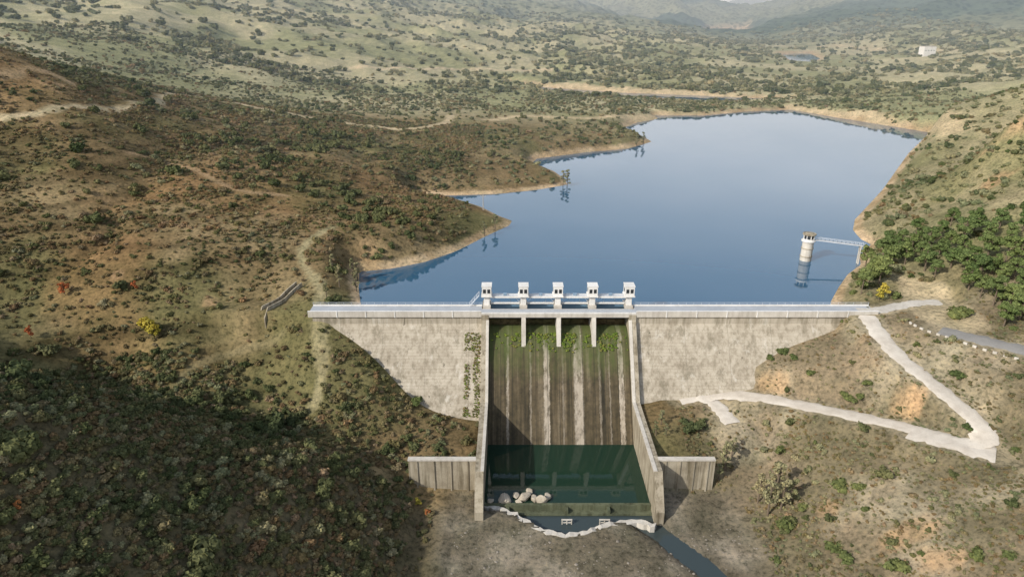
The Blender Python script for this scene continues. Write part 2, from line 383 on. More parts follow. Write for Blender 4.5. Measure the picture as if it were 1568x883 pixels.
# ------------------------------------------------------------------ concrete materials
def concrete(name, base, dark, streak=.5, lines=0, rough=.9):
    m, nt, b = new_mat(name, rough, .2); p = pos(nt)
    f1 = noise_n(nt, p, .18, 6, .65); r1 = ramp(nt, [(.32, dark), (.6, base)]); nt.links.new(f1, r1.inputs[0])
    fs = noise_n(nt, p, 1.0, 5, .65, (.9, .9, .06)); rs = ramp(nt, [(.34, (.42, .40, .34)), (.54, (1, 1, 1))]); nt.links.new(fs, rs.inputs[0])
    c = mixn(nt, r1.outputs[0], rs.outputs[0], streak, 'MULTIPLY')
    fg = noise_n(nt, p, 4, 5, .7); rg = ramp(nt, [(.3, (.85, .85, .85)), (.7, (1.1, 1.1, 1.1))]); nt.links.new(fg, rg.inputs[0])
    c = mixn(nt, c, rg.outputs[0], .8, 'MULTIPLY'); hh = fg
    if lines:
        sx = nd(nt, 'ShaderNodeSeparateXYZ'); nt.links.new(p, sx.inputs[0])
        def grid(o, per, wd): return math_n(nt, 'LESS_THAN', math_n(nt, 'FRACT', math_n(nt, 'DIVIDE', o, per)), wd)
        g1 = grid(sx.outputs['Z'], lines, .2); g2 = grid(sx.outputs['X'], 12.3, .012)
        nz = noise_n(nt, p, 1.0, 1, .5, (.03, .1, .12)); rz = ramp(nt, [(.3, (.08, .08, .08)), (.7, (.32, .32, .32))]); nt.links.new(nz, rz.inputs[0])
        up_ = nd(nt, 'ShaderNodeMapRange'); nt.links.new(sx.outputs['Z'], up_.inputs['Value']); up_.inputs['From Min'].default_value = -3; up_.inputs['From Max'].default_value = -4.5
        mm = math_n(nt, 'MULTIPLY', math_n(nt, 'MULTIPLY', g1, rz.outputs[0]), up_.outputs[0])
        c = mixn(nt, c, (.20, .17, .12), mm)
        c = mixn(nt, c, (.1, .09, .07), math_n(nt, 'MULTIPLY', g2, .35))
        nb = noise_n(nt, p, 1.0, 6, .75, (.22, .22, .05)); rb_ = ramp(nt, [(.53, (0, 0, 0)), (.64, (.7, .7, .7))]); nt.links.new(nb, rb_.inputs[0])
        c = mixn(nt, c, (.19, .165, .115), rb_.outputs[0])
        nk = noise_n(nt, p, 1.0, 5, .8, (.7, .7, .06)); rk_ = ramp(nt, [(.62, (0, 0, 0)), (.67, (.8, .8, .8))]); nt.links.new(nk, rk_.inputs[0])
        c = mixn(nt, c, (.10, .09, .062), rk_.outputs[0])
        nl = noise_n(nt, p, 1.0, 5, .7, (.3, .3, .06)); rl_ = ramp(nt, [(.58, (0, 0, 0)), (.68, (.5, .5, .5))]); nt.links.new(nl, rl_.inputs[0])
        c = mixn(nt, c, (.66, .62, .54), rl_.outputs[0])
    nt.links.new(c, b.inputs['Base Color']); bump(nt, b, hh, .4, .08); return m
m_face = concrete('dam_face_concrete', (.49, .435, .345), (.37, .32, .245), .6, lines=.75)
m_pale = concrete('pale_concrete', (.60, .56, .49), (.48, .44, .38), .3)
m_wall = concrete('weathered_concrete', (.42, .37, .28), (.25, .21, .15), .9)
m_dark = concrete('mossy_concrete', (.13, .14, .085), (.07, .08, .05), .8)
m_white = concrete('white_paint', (.78, .76, .72), (.66, .64, .60), .2)
m_rail, _, b = new_mat('galvanised_rail', .5, .4); b.inputs['Base Color'].default_value = (.55, .58, .62, 1)
m_glass, _, b = new_mat('dark_window', .2, .5); b.inputs['Base Color'].default_value = (.03, .035, .04, 1)
m_gate, _, b = new_mat('gate_steel', .5, .4); b.inputs['Base Color'].default_value = (.16, .27, .38, 1)
m_deck = concrete('crest_pavement', (.42, .44, .46), (.35, .37, .39), .1)
m_dirt = concrete('dirt_road', (.66, .60, .51), (.49, .43, .35), .1)
m_asph = concrete('asphalt', (.30, .285, .26), (.23, .22, .20), .1)

def box(name, x0, x1, y0, y1, z0, z1, mat, parent=None, bev=0):
    v = [(x, y, z) for z in (z0, z1) for x, y in ((x0, y0), (x1, y0), (x1, y1), (x0, y1))]
    f = [(3, 2, 1, 0), (4, 5, 6, 7), (0, 1, 5, 4), (1, 2, 6, 5), (2, 3, 7, 6), (3, 0, 4, 7)]
    o = make_mesh(name, v, f, mat, parent=parent)
    if bev:
        md = o.modifiers.new('b', 'BEVEL'); md.width = bev; md.segments = 2
    return o
def extrude_x(name, prof, x0, x1, mat, parent=None):
    k = len(prof); v = [(x0, y, z) for y, z in prof]+[(x1, y, z) for y, z in prof]
    f = [tuple(range(k))[::-1], tuple(range(k, 2*k))]+[(i, (i+1) % k, (i+1) % k+k, i+k) for i in range(k)]
    o = make_mesh(name, v, f, mat, parent=parent)
    bm = bmesh.new(); bm.from_mesh(o.data); bmesh.ops.recalc_face_normals(bm, faces=bm.faces); bm.to_mesh(o.data); bm.free(); return o
def tube(bm, a, b, r0, r1, k=6):
    a = Vector(a); b = Vector(b); d = (b-a).normalized(); u = d.orthogonal().normalized(); v = d.cross(u)
    A = [bm.verts.new(a+(u*math.cos(t)+v*math.sin(t))*r0) for t in [i*2*math.pi/k for i in range(k)]]
    B = [bm.verts.new(b+(u*math.cos(t)+v*math.sin(t))*r1) for t in [i*2*math.pi/k for i in range(k)]]
    for i in range(k): bm.faces.new((A[i], A[(i+1) % k], B[(i+1) % k], B[i]))
    bm.faces.new(A[::-1]); bm.faces.new(B)
def bm_obj(name, bm, mat, parent=None):
    me = bpy.data.meshes.new(name); bm.to_mesh(me); bm.free(); me.materials.append(mat)
    o = bpy.data.objects.new(name, me); scene.collection.objects.link(o)
    if parent: o.parent = parent
    return o
def railing(name, pts_, hgt, mat, parent, step=2.0, r=.05):
    bm = bmesh.new()
    for a, b2 in zip(pts_[:-1], pts_[1:]):
        a = Vector(a); b2 = Vector(b2); L = (b2-a).length; k = max(1, int(L/step))
        for i in range(k+1):
            q = a.lerp(b2, i/k); tube(bm, q, q+Vector((0, 0, hgt)), r, r, 4)
        for hh in (hgt, hgt*.5): tube(bm, a+Vector((0, 0, hh)), b2+Vector((0, 0, hh)), r, r, 4)
    return bm_obj(name, bm, mat, parent)

# ------------------------------------------------------------------ dam
XL, XR = -6.7, 33.3
dam = empty('concrete_gravity_dam')
prof = [(2.5, 0), (-2.5, 0), (-2.5, -3), (-27.25, -36), (2.5, -36)]
extrude_x('left_block', prof, -57, XL-2, m_face, dam)
extrude_x('right_block', prof, XR+2, 103, m_face, dam)
for nm, a, b2 in (('left_crest', -58, XL-2), ('right_crest', XR+2, 104)):
    box(nm+'_slab', a, b2, -3.0, 3.0, .003, .33, m_pale, dam)
    box(nm+'_pavement', a, b2, -2.6, 2.6, .331, .345, m_deck, dam)
    box(nm+'_parapet', a, b2, -3.02, -2.72, -.75, 1.0, m_pale, dam)
    box(nm+'_coping', a, b2, -3.1, -2.64, 1.002, 1.12, m_white, dam)
    box(nm+'_kerb', a, b2, 2.72, 3.02, -.3, .65, m_white, dam)
    railing(nm+'_railing', [(a, 2.87, .65), (b2, 2.87, .65)], .7, m_rail, dam, 2.2, .04)
    k = int((b2-a)/8)
    for i in range(1, k): box(nm+'_post', a+i*(b2-a)/k-.15, a+i*(b2-a)/k+.15, -3.14, -2.6, -.8, 1.18, m_white, dam)

# spillway chute
ogee = [(6, -9), (4, -6.6), (2.4, -5.5), (1, -5.05), (0, -5), (-1, -5.08), (-2, -5.35), (-3, -5.85), (-4, -6.5), (-5, -7.3), (-6, -8.25), (-7, -9.3), (-8.1, -10.6)]
for i in range(1, 21): z = -10.6-i*.97; ogee.append((-2.5+.75*(z+3), z))
ogee += [(-24.2, -31.6), (-26.5, -32.3), (-30, -32.6), (-47.5, -32.6)]
nxs = 61; gx = np.linspace(XL-.3, XR+.3, nxs); V = []; Fc = []
for y, z in ogee:
    for x in gx: V.append((x, y, z))
for j in range(len(ogee)-1):
    for i in range(nxs-1): q = j*nxs+i; Fc.append((q, q+nxs, q+nxs+1, q+1))
mc, nt, b = new_mat('spillway_concrete', .8, .3); p = pos(nt)
sx = nd(nt, 'ShaderNodeSeparateXYZ'); nt.links.new(p, sx.inputs[0])
fa = noise_n(nt, p, 1.0, 5, .6, (.75, .03, .03)); ra = ramp(nt, [(.3, (.032, .028, .018)), (.45, (.075, .06, .034)), (.58, (.115, .09, .055)), (.72, (.19, .155, .105))]); nt.links.new(fa, ra.inputs[0])
fb = noise_n(nt, p, .6, 6, .75); rb = ramp(nt, [(.35, (.5, .5, .48)), (.7, (1.25, 1.2, 1.1))]); nt.links.new(fb, rb.inputs[0])
c = mixn(nt, ra.outputs[0], rb.outputs[0], .9, 'MULTIPLY')
wob = noise_n(nt, p, .5, 5, .8)
wx_ = math_n(nt, 'MULTIPLY_ADD', wob, 1.2, sx.outputs['X'])
patch = noise_n(nt, p, 1.0, 5, .75, (.9, .3, .3)); rp = ramp(nt, [(.36, (.2, .2, .2)), (.54, (1, 1, 1))]); nt.links.new(patch, rp.inputs[0])
for xc, wd, st in ((-1.2, .4, .7), (9.7, .95, .95), (18.6, 1.5, .9), (30.6, .8, 1), (5.2, .3, .4), (14.3, .3, .3), (24.6, .35, .4), (27.3, .25, .35)):
    s2 = math_n(nt, 'ABSOLUTE', math_n(nt, 'SUBTRACT', wx_, xc+.6))
    s3 = nd(nt, 'ShaderNodeMapRange'); nt.links.new(s2, s3.inputs['Value'])
    s3.inputs['From Min'].default_value = wd*.7; s3.inputs['From Max'].default_value = wd; s3.inputs['To Min'].default_value = st; s3.inputs['To Max'].default_value = 0
    sp = mixn(nt, (.26, .205, .14), (.56, .50, .41), noise_n(nt, p, 1.5, 5, .8, (1, .3, .3)))
    c = mixn(nt, c, sp, math_n(nt, 'MULTIPLY', s3.outputs[0], rp.outputs[0]))
rm = nd(nt, 'ShaderNodeMapRange'); nt.links.new(sx.outputs['Z'], rm.inputs['Value']); rm.inputs['From Min'].default_value = -24; rm.inputs['From Max'].default_value = -5
fm = noise_n(nt, p, 1.0, 5, .7, (.6, .12, .12)); mmx = math_n(nt, 'MULTIPLY', fm, rm.outputs[0])
rmm = ramp(nt, [(.2, (0, 0, 0)), (.48, (.8, .8, .8))]); nt.links.new(mmx, rmm.inputs[0])
c = mixn(nt, c, (.075, .10, .025), rmm.outputs[0])
jl = math_n(nt, 'LESS_THAN', math_n(nt, 'FRACT', math_n(nt, 'DIVIDE', sx.outputs['X'], 3.3)), .05)
c = mixn(nt, c, (.02, .02, .014), math_n(nt, 'MULTIPLY', jl, .6))
nt.links.new(c, b.inputs['Base Color']); bump(nt, b, fa, .5, .2)
spill = empty('spillway')
make_mesh('chute', V, Fc, mc, True, spill)
wprof = [(3, -.02), (-3.2, -.02), (-3.2, -1.6), (-7, -6.6), (-17.3, -20), (-47.8, -20), (-53, -27.6), (-53, -34.5), (3, -34.5)]
extrude_x('left_training_wall', wprof, XL-2, XL, m_wall, spill)
extrude_x('right_training_wall', wprof, XR, XR+2, m_wall, spill)
cprof = [(-3.25, -1.5), (-7.05, -6.5), (-17.3, -19.85), (-47.8, -19.85), (-47.8, -20.15), (-17.2, -20.15), (-6.9, -6.8), (-3.25, -1.9)]
extrude_x('left_wall_coping', cprof, XL-.7, XL+.1, m_pale, spill)
extrude_x('right_wall_coping', cprof, XR-.1, XR+.8, m_pale, spill)
box('end_sill', XL-.01, XR+.01, -48.0, -47.12, -34, -29.6, m_dark, spill)
box('sill_step', XL-.012, XR+.012, -49.6, -48.0, -34, -30.9, m_dark, spill)
for x in (-1, 13, 23):
    box('sill_pier', x-.35, x+.35, -49.58, -48.02, -34, -29.9, m_dark, spill)
for x in (12.8, 21.6):
    f = empty('outlet_frame'); f.parent = spill
    for a in (-1.2, -.1, 1.0): box('upright', x+a, x+a+.22, -52.6, -52.3, -32, -30.2, m_pale, f)
    box('lintel', x-1.25, x+1.27, -52.62, -52.28, -30.2, -29.98, m_pale, f)
    box('cross_beam', x-1.2, x+1.2, -52.55, -52.35, -31.0, -30.8, m_pale, f)
for nm, a, b2 in (('left', -25, XL-2.003), ('right', XR+2.003, 49)):
    e = empty('retaining_wall')
    box('wall', a, b2, -43.3, -42.2, -34, -20.3, m_wall, e)
    box('coping', a-.1, b2, -43.45, -42.05, -20.29, -19.95, m_pale, e)
    k = 4
    for i in range(k): xx = a+(i+.5)*(b2-a)/k; box('buttress', xx-.2, xx+.2, -43.55, -43.31, -33, -20.4, m_wall, e)
# crest bridge
gate = empty('spillway_gate_bridge')
box('bridge_deck', XL-1.99, XR+1.99, -3.05, .6, -.8, .33, m_pale, gate)
box('bridge_pavement', XL-1.99, XR+1.99, -2.6, .3, .331, .346, m_deck, gate)
box('bridge_parapet', XL-1.99, XR+1.99, -3.12, -2.84, .334, .75, m_white, gate)
railing('bridge_railing', [(XL-2, -2.98, .75), (XR+2, -2.98, .75)], .6, m_rail, gate, 1.6, .04)
px_ = [XL, 3.3, 13.3, 23.3, XR]
for i, x in enumerate(px_):
    if 0 < i < 4:
        pp = [(8, -12), (8, -.3), (.7, -.3), (.7, -.82), (-3.0, -.82), (-3.6, -1.9), (-6.2, -8.3), (-6.2, -12)]
        extrude_x('pier', pp, x-.6, x+.6, m_pale, gate)
    else:
        s = -1 if i == 0 else 1
        box('pier', min(x, x+2*s), max(x, x+2*s), 3.01, 8, -12, -.3, m_wall, gate)
        x = x+.6*s
    box('tower_base', x-1.1, x+1.1, 1.2, 6.2, -.29, .9, m_pale, gate)
    box('tower_column', x-.8, x+.8, 2.0, 4.4, .9, 3.6, m_white, gate)
    box('tower_floor', x-1.55, x+1.55, 1.2, 5.0, 3.6, 3.9, m_white, gate)
    box('tower_cabin', x-1.35, x+1.35, 1.5, 4.7, 3.9, 6.7, m_white, gate)
    box('tower_roof', x-1.48, x+1.48, 1.38, 4.82, 6.7, 6.9, m_white, gate)
    for wx in (-.62, .62):
        box('window', x+wx-.42, x+wx+.42, 1.46, 1.52, 4.75, 5.95, m_glass, gate)
    for sgn in (-1, 1):
        xx = x+sgn*1.35; box('side_window', xx-.02, xx+.02, 2.4, 3.8, 4.75, 5.95, m_glass, gate)
    if i < 4:
        x1 = px_[i+1]+(.6 if i == 3 else 0)
        box('upper_beam', x+.82, x1-.82, 2.2, 2.6, 3.0, 3.5, m_white, gate)
        box('upper_beam_rear', x+.82, x1-.82, 3.8, 4.2, 3.0, 3.5, m_white, gate)
        box('walkway', x+.82, x1-.82, 2.6, 3.8, 3.35, 3.45, m_rail, gate)
        box('lower_beam', x+1.12, x1-1.12, 2.9, 3.3, .9, 1.3, m_white, gate)
        box('gate_leaf', x+.7, x1-.7, 5.4, 5.7, -6, .25, m_gate, gate)
        box('gate_rib', x+.7, x1-.7, 5.1, 5.39, -.2, .1, m_rail, gate)
        railing('walkway_railing', [(x+1.6, 2.3, 3.5), (x1-1.6, 2.3, 3.5)], .9, m_rail, gate, 1.4, .035)
        bm = bmesh.new(); xm = (x+x1)/2
        for a in (-1.6, 1.6): tube(bm, (xm+a, 4, 3.1), (xm+a, 5.4, .2), .06, .06, 4)
        tube(bm, (x+1, 3, 1.4), (x+2.6, 3, 3.1), .07, .07, 4); tube(bm, (x1-1, 3, 1.4), (x1-2.6, 3, 3.1), .07, .07, 4)
        bm_obj('hoist_rods', bm, m_rail, gate)
        box('hoist_motor', xm-.5, xm+.5, 2.8, 3.6, 3.46, 4.1, m_gate, gate, .05)
bm = bmesh.new()
for i in range(9): tube(bm, (XL-3.0-i*.32, 2.0, 3.6-i*.4), (XL-3.0-i*.32, 3.0, 3.6-i*.4), .08, .08, 4)
for yy in (2.0, 3.0):
    tube(bm, (XL-2.8, yy, 3.8), (XL-5.7, yy, .35), .09, .09, 4); tube(bm, (XL-2.8, yy, 4.8), (XL-5.7, yy, 1.35), .05, .05, 4)
    for i in range(5): tube(bm, (XL-2.8-i*.72, yy, 3.8-i*.86), (XL-2.8-i*.72, yy, 4.8-i*.86), .04, .04, 4)
bm_obj('access_stair', bm, m_rail, gate)

# ------------------------------------------------------------------ roads as draped ribbons
def ribbon(name, L, wd, mat, zo=.04, cross=6):
    V = []; Fc = []; n_ = len(L)
    for i, q in enumerate(L):
        a = L[max(0, i-1)]; b2 = L[min(n_-1, i+1)]; t = np.array([b2[0]-a[0], b2[1]-a[1]]); t /= np.linalg.norm(t)+1e-9
        nn = np.array([-t[1], t[0]]); w2 = wd/2*(1+.10*math.sin(i*.9)+.07*math.sin(i*2.3))
        for j in range(cross+1):
            s = (j/cross*2-1)*w2*(1+(rng.uniform(-.12, .12) if j in (0, cross) else 0)); x_, y_ = q[0]+nn[0]*s, q[1]+nn[1]*s
            z_ = max(q[2], hz(x_, y_)[0]+.03) if j not in (0, cross) else q[2]
            V.append((x_, y_, z_-.02+zo+.06*(1-abs(j/cross*2-1))-(.25 if j in (0, cross) else 0)))
    for i in range(n_-1):
        for j in range(cross): q = i*(cross+1)+j; Fc.append((q, q+cross+1, q+cross+2, q+1))
    return make_mesh(name, V, Fc, mat, True)
ribbon('dirt_road', road1, 5.4, m_dirt, .07)
ribbon('dirt_road', road1b, 5.2, m_dirt, .10)
ribbon('dirt_road', road1c, 7.4, m_dirt, .13)
ribbon('concrete_road', road2, 4.8, m_pale, .0)
ribbon('asphalt_road', road3, 7.0, m_asph, .03)

def strip_wall(name, L, wd, z0, ztop, mat, jag=.3):
    V = []; Fc = []; n_ = len(L)
    for i, q in enumerate(L):
        a = L[max(0, i-1)]; b2 = L[min(n_-1, i+1)]; t = np.array([b2[0]-a[0], b2[1]-a[1]]); t /= np.linalg.norm(t)+1e-9
        nn = np.array([-t[1], t[0]]); j1, j2, j3 = rng.uniform(-jag, jag, 3)
        zt = (ztop if ztop is not None else q[2])+j3*.6
        for s, z in ((-wd/2+j1, z0), (-wd/2+j1, zt), (wd/2+j2, zt+j1*.4), (wd/2+j2, z0)):
            V.append((q[0]+nn[0]*s, q[1]+nn[1]*s, z))
    for i in range(n_-1):
        for j in range(4): q = i*4; Fc.append((q+j, q+(j+1) % 4, q+4+(j+1) % 4, q+4+j))
    Fc += [(0, 1, 2, 3), ((n_-1)*4+3, (n_-1)*4+2, (n_-1)*4+1, (n_-1)*4)]
    o = make_mesh(name, V, Fc, mat); bm = bmesh.new(); bm.from_mesh(o.data); bmesh.ops.recalc_face_normals(bm, faces=bm.faces); bm.to_mesh(o.data); bm.free(); return o
lip = catmull([at_z(a, b, -30.0) for a, b in [(738,772),(760,778),(785,787),(803,797),(832,812),(866,820),(900,815),(935,803),(975,798),(1003,806)]], 5)
strip_wall('concrete_apron_edge', lip, 1.3, -33, -29.8, m_pale, .35)

# ------------------------------------------------------------------ boulders
m_rock = concrete('rock', (.50, .44, .35), (.34, .29, .22), .2)
m_cob = concrete('cobbles', (.30, .265, .215), (.20, .175, .14), .2)
def boulder(name, loc, s, seed):
    bm = bmesh.new(); bmesh.ops.create_icosphere(bm, subdivisions=3, radius=1)
    for v in bm.verts:
        d = v.co.normalized(); k = 1.0
        for i in range(7):
            r3 = np.random.default_rng(seed*31+i).normal(size=3); r3 /= np.linalg.norm(r3); c_ = d.dot(Vector(r3))
            if c_ > .55: k = min(k, .62/c_)
        v.co = d*k*(1+.06*mnoise.noise(d*4+Vector((seed, 0, 0))))
        v.co = Vector((v.co.x*s[0], v.co.y*s[1], v.co.z*s[2]))
    o = bm_obj(name, bm, m_rock); o.location = loc; o.rotation_euler = (0, 0, seed*1.3); return o
for i, (a, b2, s) in enumerate([(773,764,(2.0,1.6,1.6)),(790,757,(1.2,1.0,.8)),(803,760,(2.1,1.5,1.5)),(817,762,(1.1,.9,1.2)),(830,765,(1.7,1.2,1.5)),(838,757,(1.3,1,.9)),(795,768,(1,.8,.6)),(752,768,(1.0,.9,.8)),(811,750,(1.1,.8,.7))]):
    q = at_z(a, b2+3, -30); boulder('boulder', (q[0], max(q[1], -46.3), -29.9+.25*s[2]), s, i+1)
bm = bmesh.new()
for i in range(1000):
    x_ = rng.uniform(-13, 56); y_ = rng.uniform(-95, -55)
    if rng.uniform() > .25+.75*(vnoise(np.array([x_/6]), np.array([y_/6]), 3)[0] > .5): continue
    z_ = hz(x_, y_)[0]
    if z_ < -31.3: continue
    s_ = rng.gamma(1.6, .06)+.07; M = bmesh.ops.create_icosphere(bm, subdivisions=1, radius=s_)
    for v_ in M['verts']: v_.co = Vector((v_.co.x*rng.uniform(.8, 1.4)+x_, v_.co.y*rng.uniform(.8, 1.2)+y_, v_.co.z*.6+z_))
bm_obj('river_cobbles', bm, m_cob)

# ------------------------------------------------------------------ intake tower
q = at_z(1233, 398, -3); tx, ty = q[0], q[1]
it = empty('intake_tower', (tx, ty, -3))
bm = bmesh.new(); tube(bm, (0, 0, -8), (0, 0, 7.2), 2.0, 1.9, 20); bm_obj('shaft', bm, m_pale, it)
bm = bmesh.new(); tube(bm, (0, 0, 7.2), (0, 0, 7.6), 2.4, 2.4, 20); bm_obj('gallery', bm, m_white, it)
bm = bmesh.new(); tube(bm, (0, 0, 7.6), (0, 0, 8.1), 1.9, 1.9, 12); bm_obj('cabin_base', bm, m_white, it)
bm = bmesh.new(); tube(bm, (0, 0, 8.1), (0, 0, 9.6), 1.7, 1.7, 12); bm_obj('cabin_glazing', bm, m_glass, it)
bm = bmesh.new()
for i in range(8):
    t = i*math.pi/4; tube(bm, (1.8*math.cos(t), 1.8*math.sin(t), 8.1), (1.8*math.cos(t), 1.8*math.sin(t), 9.6), .16, .16, 5)
bm_obj('mullions', bm, m_white, it)
bm = bmesh.new(); tube(bm, (0, 0, 9.6), (0, 0, 10.0), 2.3, 2.3, 20); tube(bm, (0, 0, 10.0), (0, 0, 10.3), 1.6, 1.2, 16); bm_obj('roof', bm, m_wall, it)
bm = bmesh.new()
for z in (1.5, 4.5): tube(bm, (0, 0, z), (0, 0, z+.25), 2.12, 2.12, 20)
bm_obj('shaft_rings', bm, m_wall, it)
e = at_z(1320, 384, 2.2); fb_ = empty('footbridge')
A_ = Vector((tx+2.2, ty, 4.6)); B_ = Vector((e[0]+1, e[1]+1, 3.6)); bm = bmesh.new()
for off in (-.6, .6):
    o_ = Vector((0, off, 0)); tube(bm, A_+o_, B_+o_, .12, .12, 5); tube(bm, A_+o_+Vector((0, 0, 1)), B_+o_+Vector((0, 0, 1)), .06, .06, 5)
    for i in range(13):
        q1 = A_.lerp(B_, i/12)+o_; tube(bm, q1, q1+Vector((0, 0, 1)), .04, .04, 4)
        if i < 12: q2 = A_.lerp(B_, (i+1)/12)+o_; tube(bm, q1, q2+Vector((0, 0, 1)), .03, .03, 4)
bm_obj('truss', bm, m_rail, fb_)
v = [A_+Vector((0, -.6, .05)), A_+Vector((0, .6, .05)), B_+Vector((0, .6, .05)), B_+Vector((0, -.6, .05))]
make_mesh('deck', v, [(0, 1, 2, 3)], m_pale, parent=fb_)
bm = bmesh.new(); q1 = A_.lerp(B_, .93); tube(bm, (q1.x, q1.y-.5, -9), (q1.x, q1.y-.5, q1.z), .22, .22, 6); tube(bm, (q1.x, q1.y+.5, -9), (q1.x, q1.y+.5, q1.z), .22, .22, 6)
bm_obj('trestle', bm, m_pale, fb_)

# ------------------------------------------------------------------ guard wall, far house, pole, channel
L = catmull([at_z(*p) for p in [(1388,489,1.1),(1410,503,1.3),(1450,516,1.5),(1500,532,1.8),(1568,550,2.1),(1630,566,2.3)]], 30)
gw = empty('stone_guard_wall'); acc = 9
for a, b2 in zip(L[:-1], L[1:]):
    d = Vector(b2)-Vector(a); acc += d.length
    if acc < 2.1: continue
    acc = 0; ang = math.atan2(d.y, d.x); z = hz(a[0], a[1])[0]
    o = box('guard_stone', -.45, .45, -.2, .2, -.5, .5, m_pale, gw, .05); o.location = (a[0], a[1], z); o.rotation_euler = (0, 0, ang)
q = at_dist(1417, 92, 1250); q[2] = hz(q[0], q[1])[0]; hs_ = empty('white_house', tuple(q)); hs_.rotation_euler = (0, 0, .12)
top_ = max(17, at_dist(1417, 80, 1250)[2]-q[2])
box('walls', -11, 11, -7, 7, -4, top_, m_white, hs_); box('flat_roof', -11.4, 11.4, -7.4, 7.4, top_, top_+.6, m_pale, hs_)
for i in range(4): box('window', -8.5+i*5, -7.1+i*5, -7.06, -6.98, top_-7, top_-5.4, m_glass, hs_)
m_wood, _, b = new_mat('pole_wood', .8); b.inputs['Base Color'].default_value = (.4, .36, .3, 1)
for a, b2, hh in [(740,322,7)]:
    q = hit(a, b2); bm = bmesh.new(); tube(bm, (0, 0, -1), (0, 0, hh), .20, .13, 6); tube(bm, (-1.1, 0, hh-.7), (1.1, 0, hh-.7), .09, .09, 4)
    for s in (-1, 0, 1): tube(bm, (s, 0, hh-.6), (s, 0, hh-.3), .08, .06, 4)
    o = bm_obj('utility_pole', bm, m_wood); o.location = q
ch = empty('drainage_channel')
q0 = hit(458, 437); q1 = hit(402, 496); L = [q0*(1-t)+q1*t for t in np.linspace(0, 1, 10)]
for q in L: q[2] = hz(q[0], q[1])[0]
zz_ = np.linspace(L[0][2], L[-1][2], 10)
for off, ht in ((-1.0, 1.1), (1.0, 1.1)):
    d = (q1-q0)[:2]; d /= np.linalg.norm(d); nn = np.array([-d[1], d[0], 0])*off
    o = strip_wall('channel_side', [np.array([q[0], q[1], max(q[2], z_)])+nn+np.array([0, 0, ht]) for q, z_ in zip(L, zz_)], .35, -14, None, m_wall, .02); o.parent = ch
# ------------------------------------------------------------------ vegetation
def leaf_mat(name, cols, bright=1.0):
    m, nt, b = new_mat(name, diffuse=True)
    oi = nd(nt, 'ShaderNodeObjectInfo'); st = [(i/(max(1, len(cols)-1)), tuple(min(1, v*bright) for v in c)) for i, c in enumerate(cols)]
    r = ramp(nt, st); nt.links.new(oi.outputs['Random'], r.inputs[0])
    g = nd(nt, 'ShaderNodeNewGeometry'); ri = ramp(nt, [(0, (.6, .62, .56)), (.6, (1, 1, 1)), (1, (1.5, 1.4, 1.25))]); nt.links.new(g.outputs['Random Per Island'], ri.inputs[0])
    c = mixn(nt, r.outputs[0], ri.outputs[0], .85, 'MULTIPLY')
    f = noise_n(nt, g.outputs['Position'], .03, 2, .6); rf = ramp(nt, [(.35, (.68, .76, .7)), (.65, (1.35, 1.2, 1.1))]); nt.links.new(f, rf.inputs[0])
    c = mixn(nt, c, rf.outputs[0], .85, 'MULTIPLY'); nt.links.new(c, b.inputs['Color']); return m
def leaves(center, rad, nleaf, size, r, seed, low=-.25):
    d = r.normal(size=(nleaf*2, 3)); d /= np.linalg.norm(d, axis=1)[:, None]; d = d[d[:, 2] > low][:nleaf]
    lump = np.array([mnoise.noise(Vector(q*2.2)+Vector((seed*3.1, 0, 0))) for q in d])
    rr = (.82+.42*lump)*r.uniform(.78, 1.10, len(d)); P_ = center+d*rr[:, None]*rad
    nrm = d*.9+r.normal(size=d.shape)*.5+np.array([0, 0, .25]); nrm /= np.linalg.norm(nrm, axis=1)[:, None]
    t = np.cross(nrm, r.normal(size=d.shape)); t /= np.linalg.norm(t, axis=1)[:, None]; bt = np.cross(nrm, t)
    s = size*r.uniform(.6, 1.3, len(d))[:, None]
    V = np.stack([P_-t*s-bt*s*.3, P_+bt*s*-.9, P_+t*s+bt*s*.3, P_+bt*s*.9], 1).reshape(-1, 3); return V
def core(center, rad, seed):
    bm = bmesh.new(); bmesh.ops.create_icosphere(bm, subdivisions=2, radius=1); V = []; Fc = []
    for v in bm.verts:
        k = .70+.40*mnoise.noise(v.co*2.2+Vector((seed*3.1, 0, 0))); V.append(np.array(center)+np.array(v.co)*k*np.array(rad))
    Fc = [[v.index for v in f.verts] for f in bm.faces]; bm.free(); return V, Fc
def bush_mesh(name, seed, nleaf, size, mat, flat=.8, clumps=4):
    r = np.random.default_rng(seed); V = []; Fc = []
    for c_ in range(clumps):
        k = .85 if c_ == 0 else r.uniform(.4, .8); off = np.array([0, 0, .32*flat]) if c_ == 0 else np.array([r.uniform(-.42, .42), r.uniform(-.42, .42), r.uniform(.1, .55)*flat])
        rad = np.array([.46*r.uniform(.8, 1.2), .46*r.uniform(.8, 1.2), .5*flat])*k
        cv, cf = core(off, rad, seed+c_); o = len(V); V += list(cv); Fc += [[i+o for i in f] for f in cf]
        lv = leaves(off, rad, int(nleaf*k*k), size, r, seed+c_); o = len(V); V += list(lv); Fc += [[o+i*4+j for j in range(4)] for i in range(len(lv)//4)]
    me = bpy.data.meshes.new(name); me.from_pydata([tuple(v) for v in V], [], Fc); me.materials.append(mat); me.update(); return me
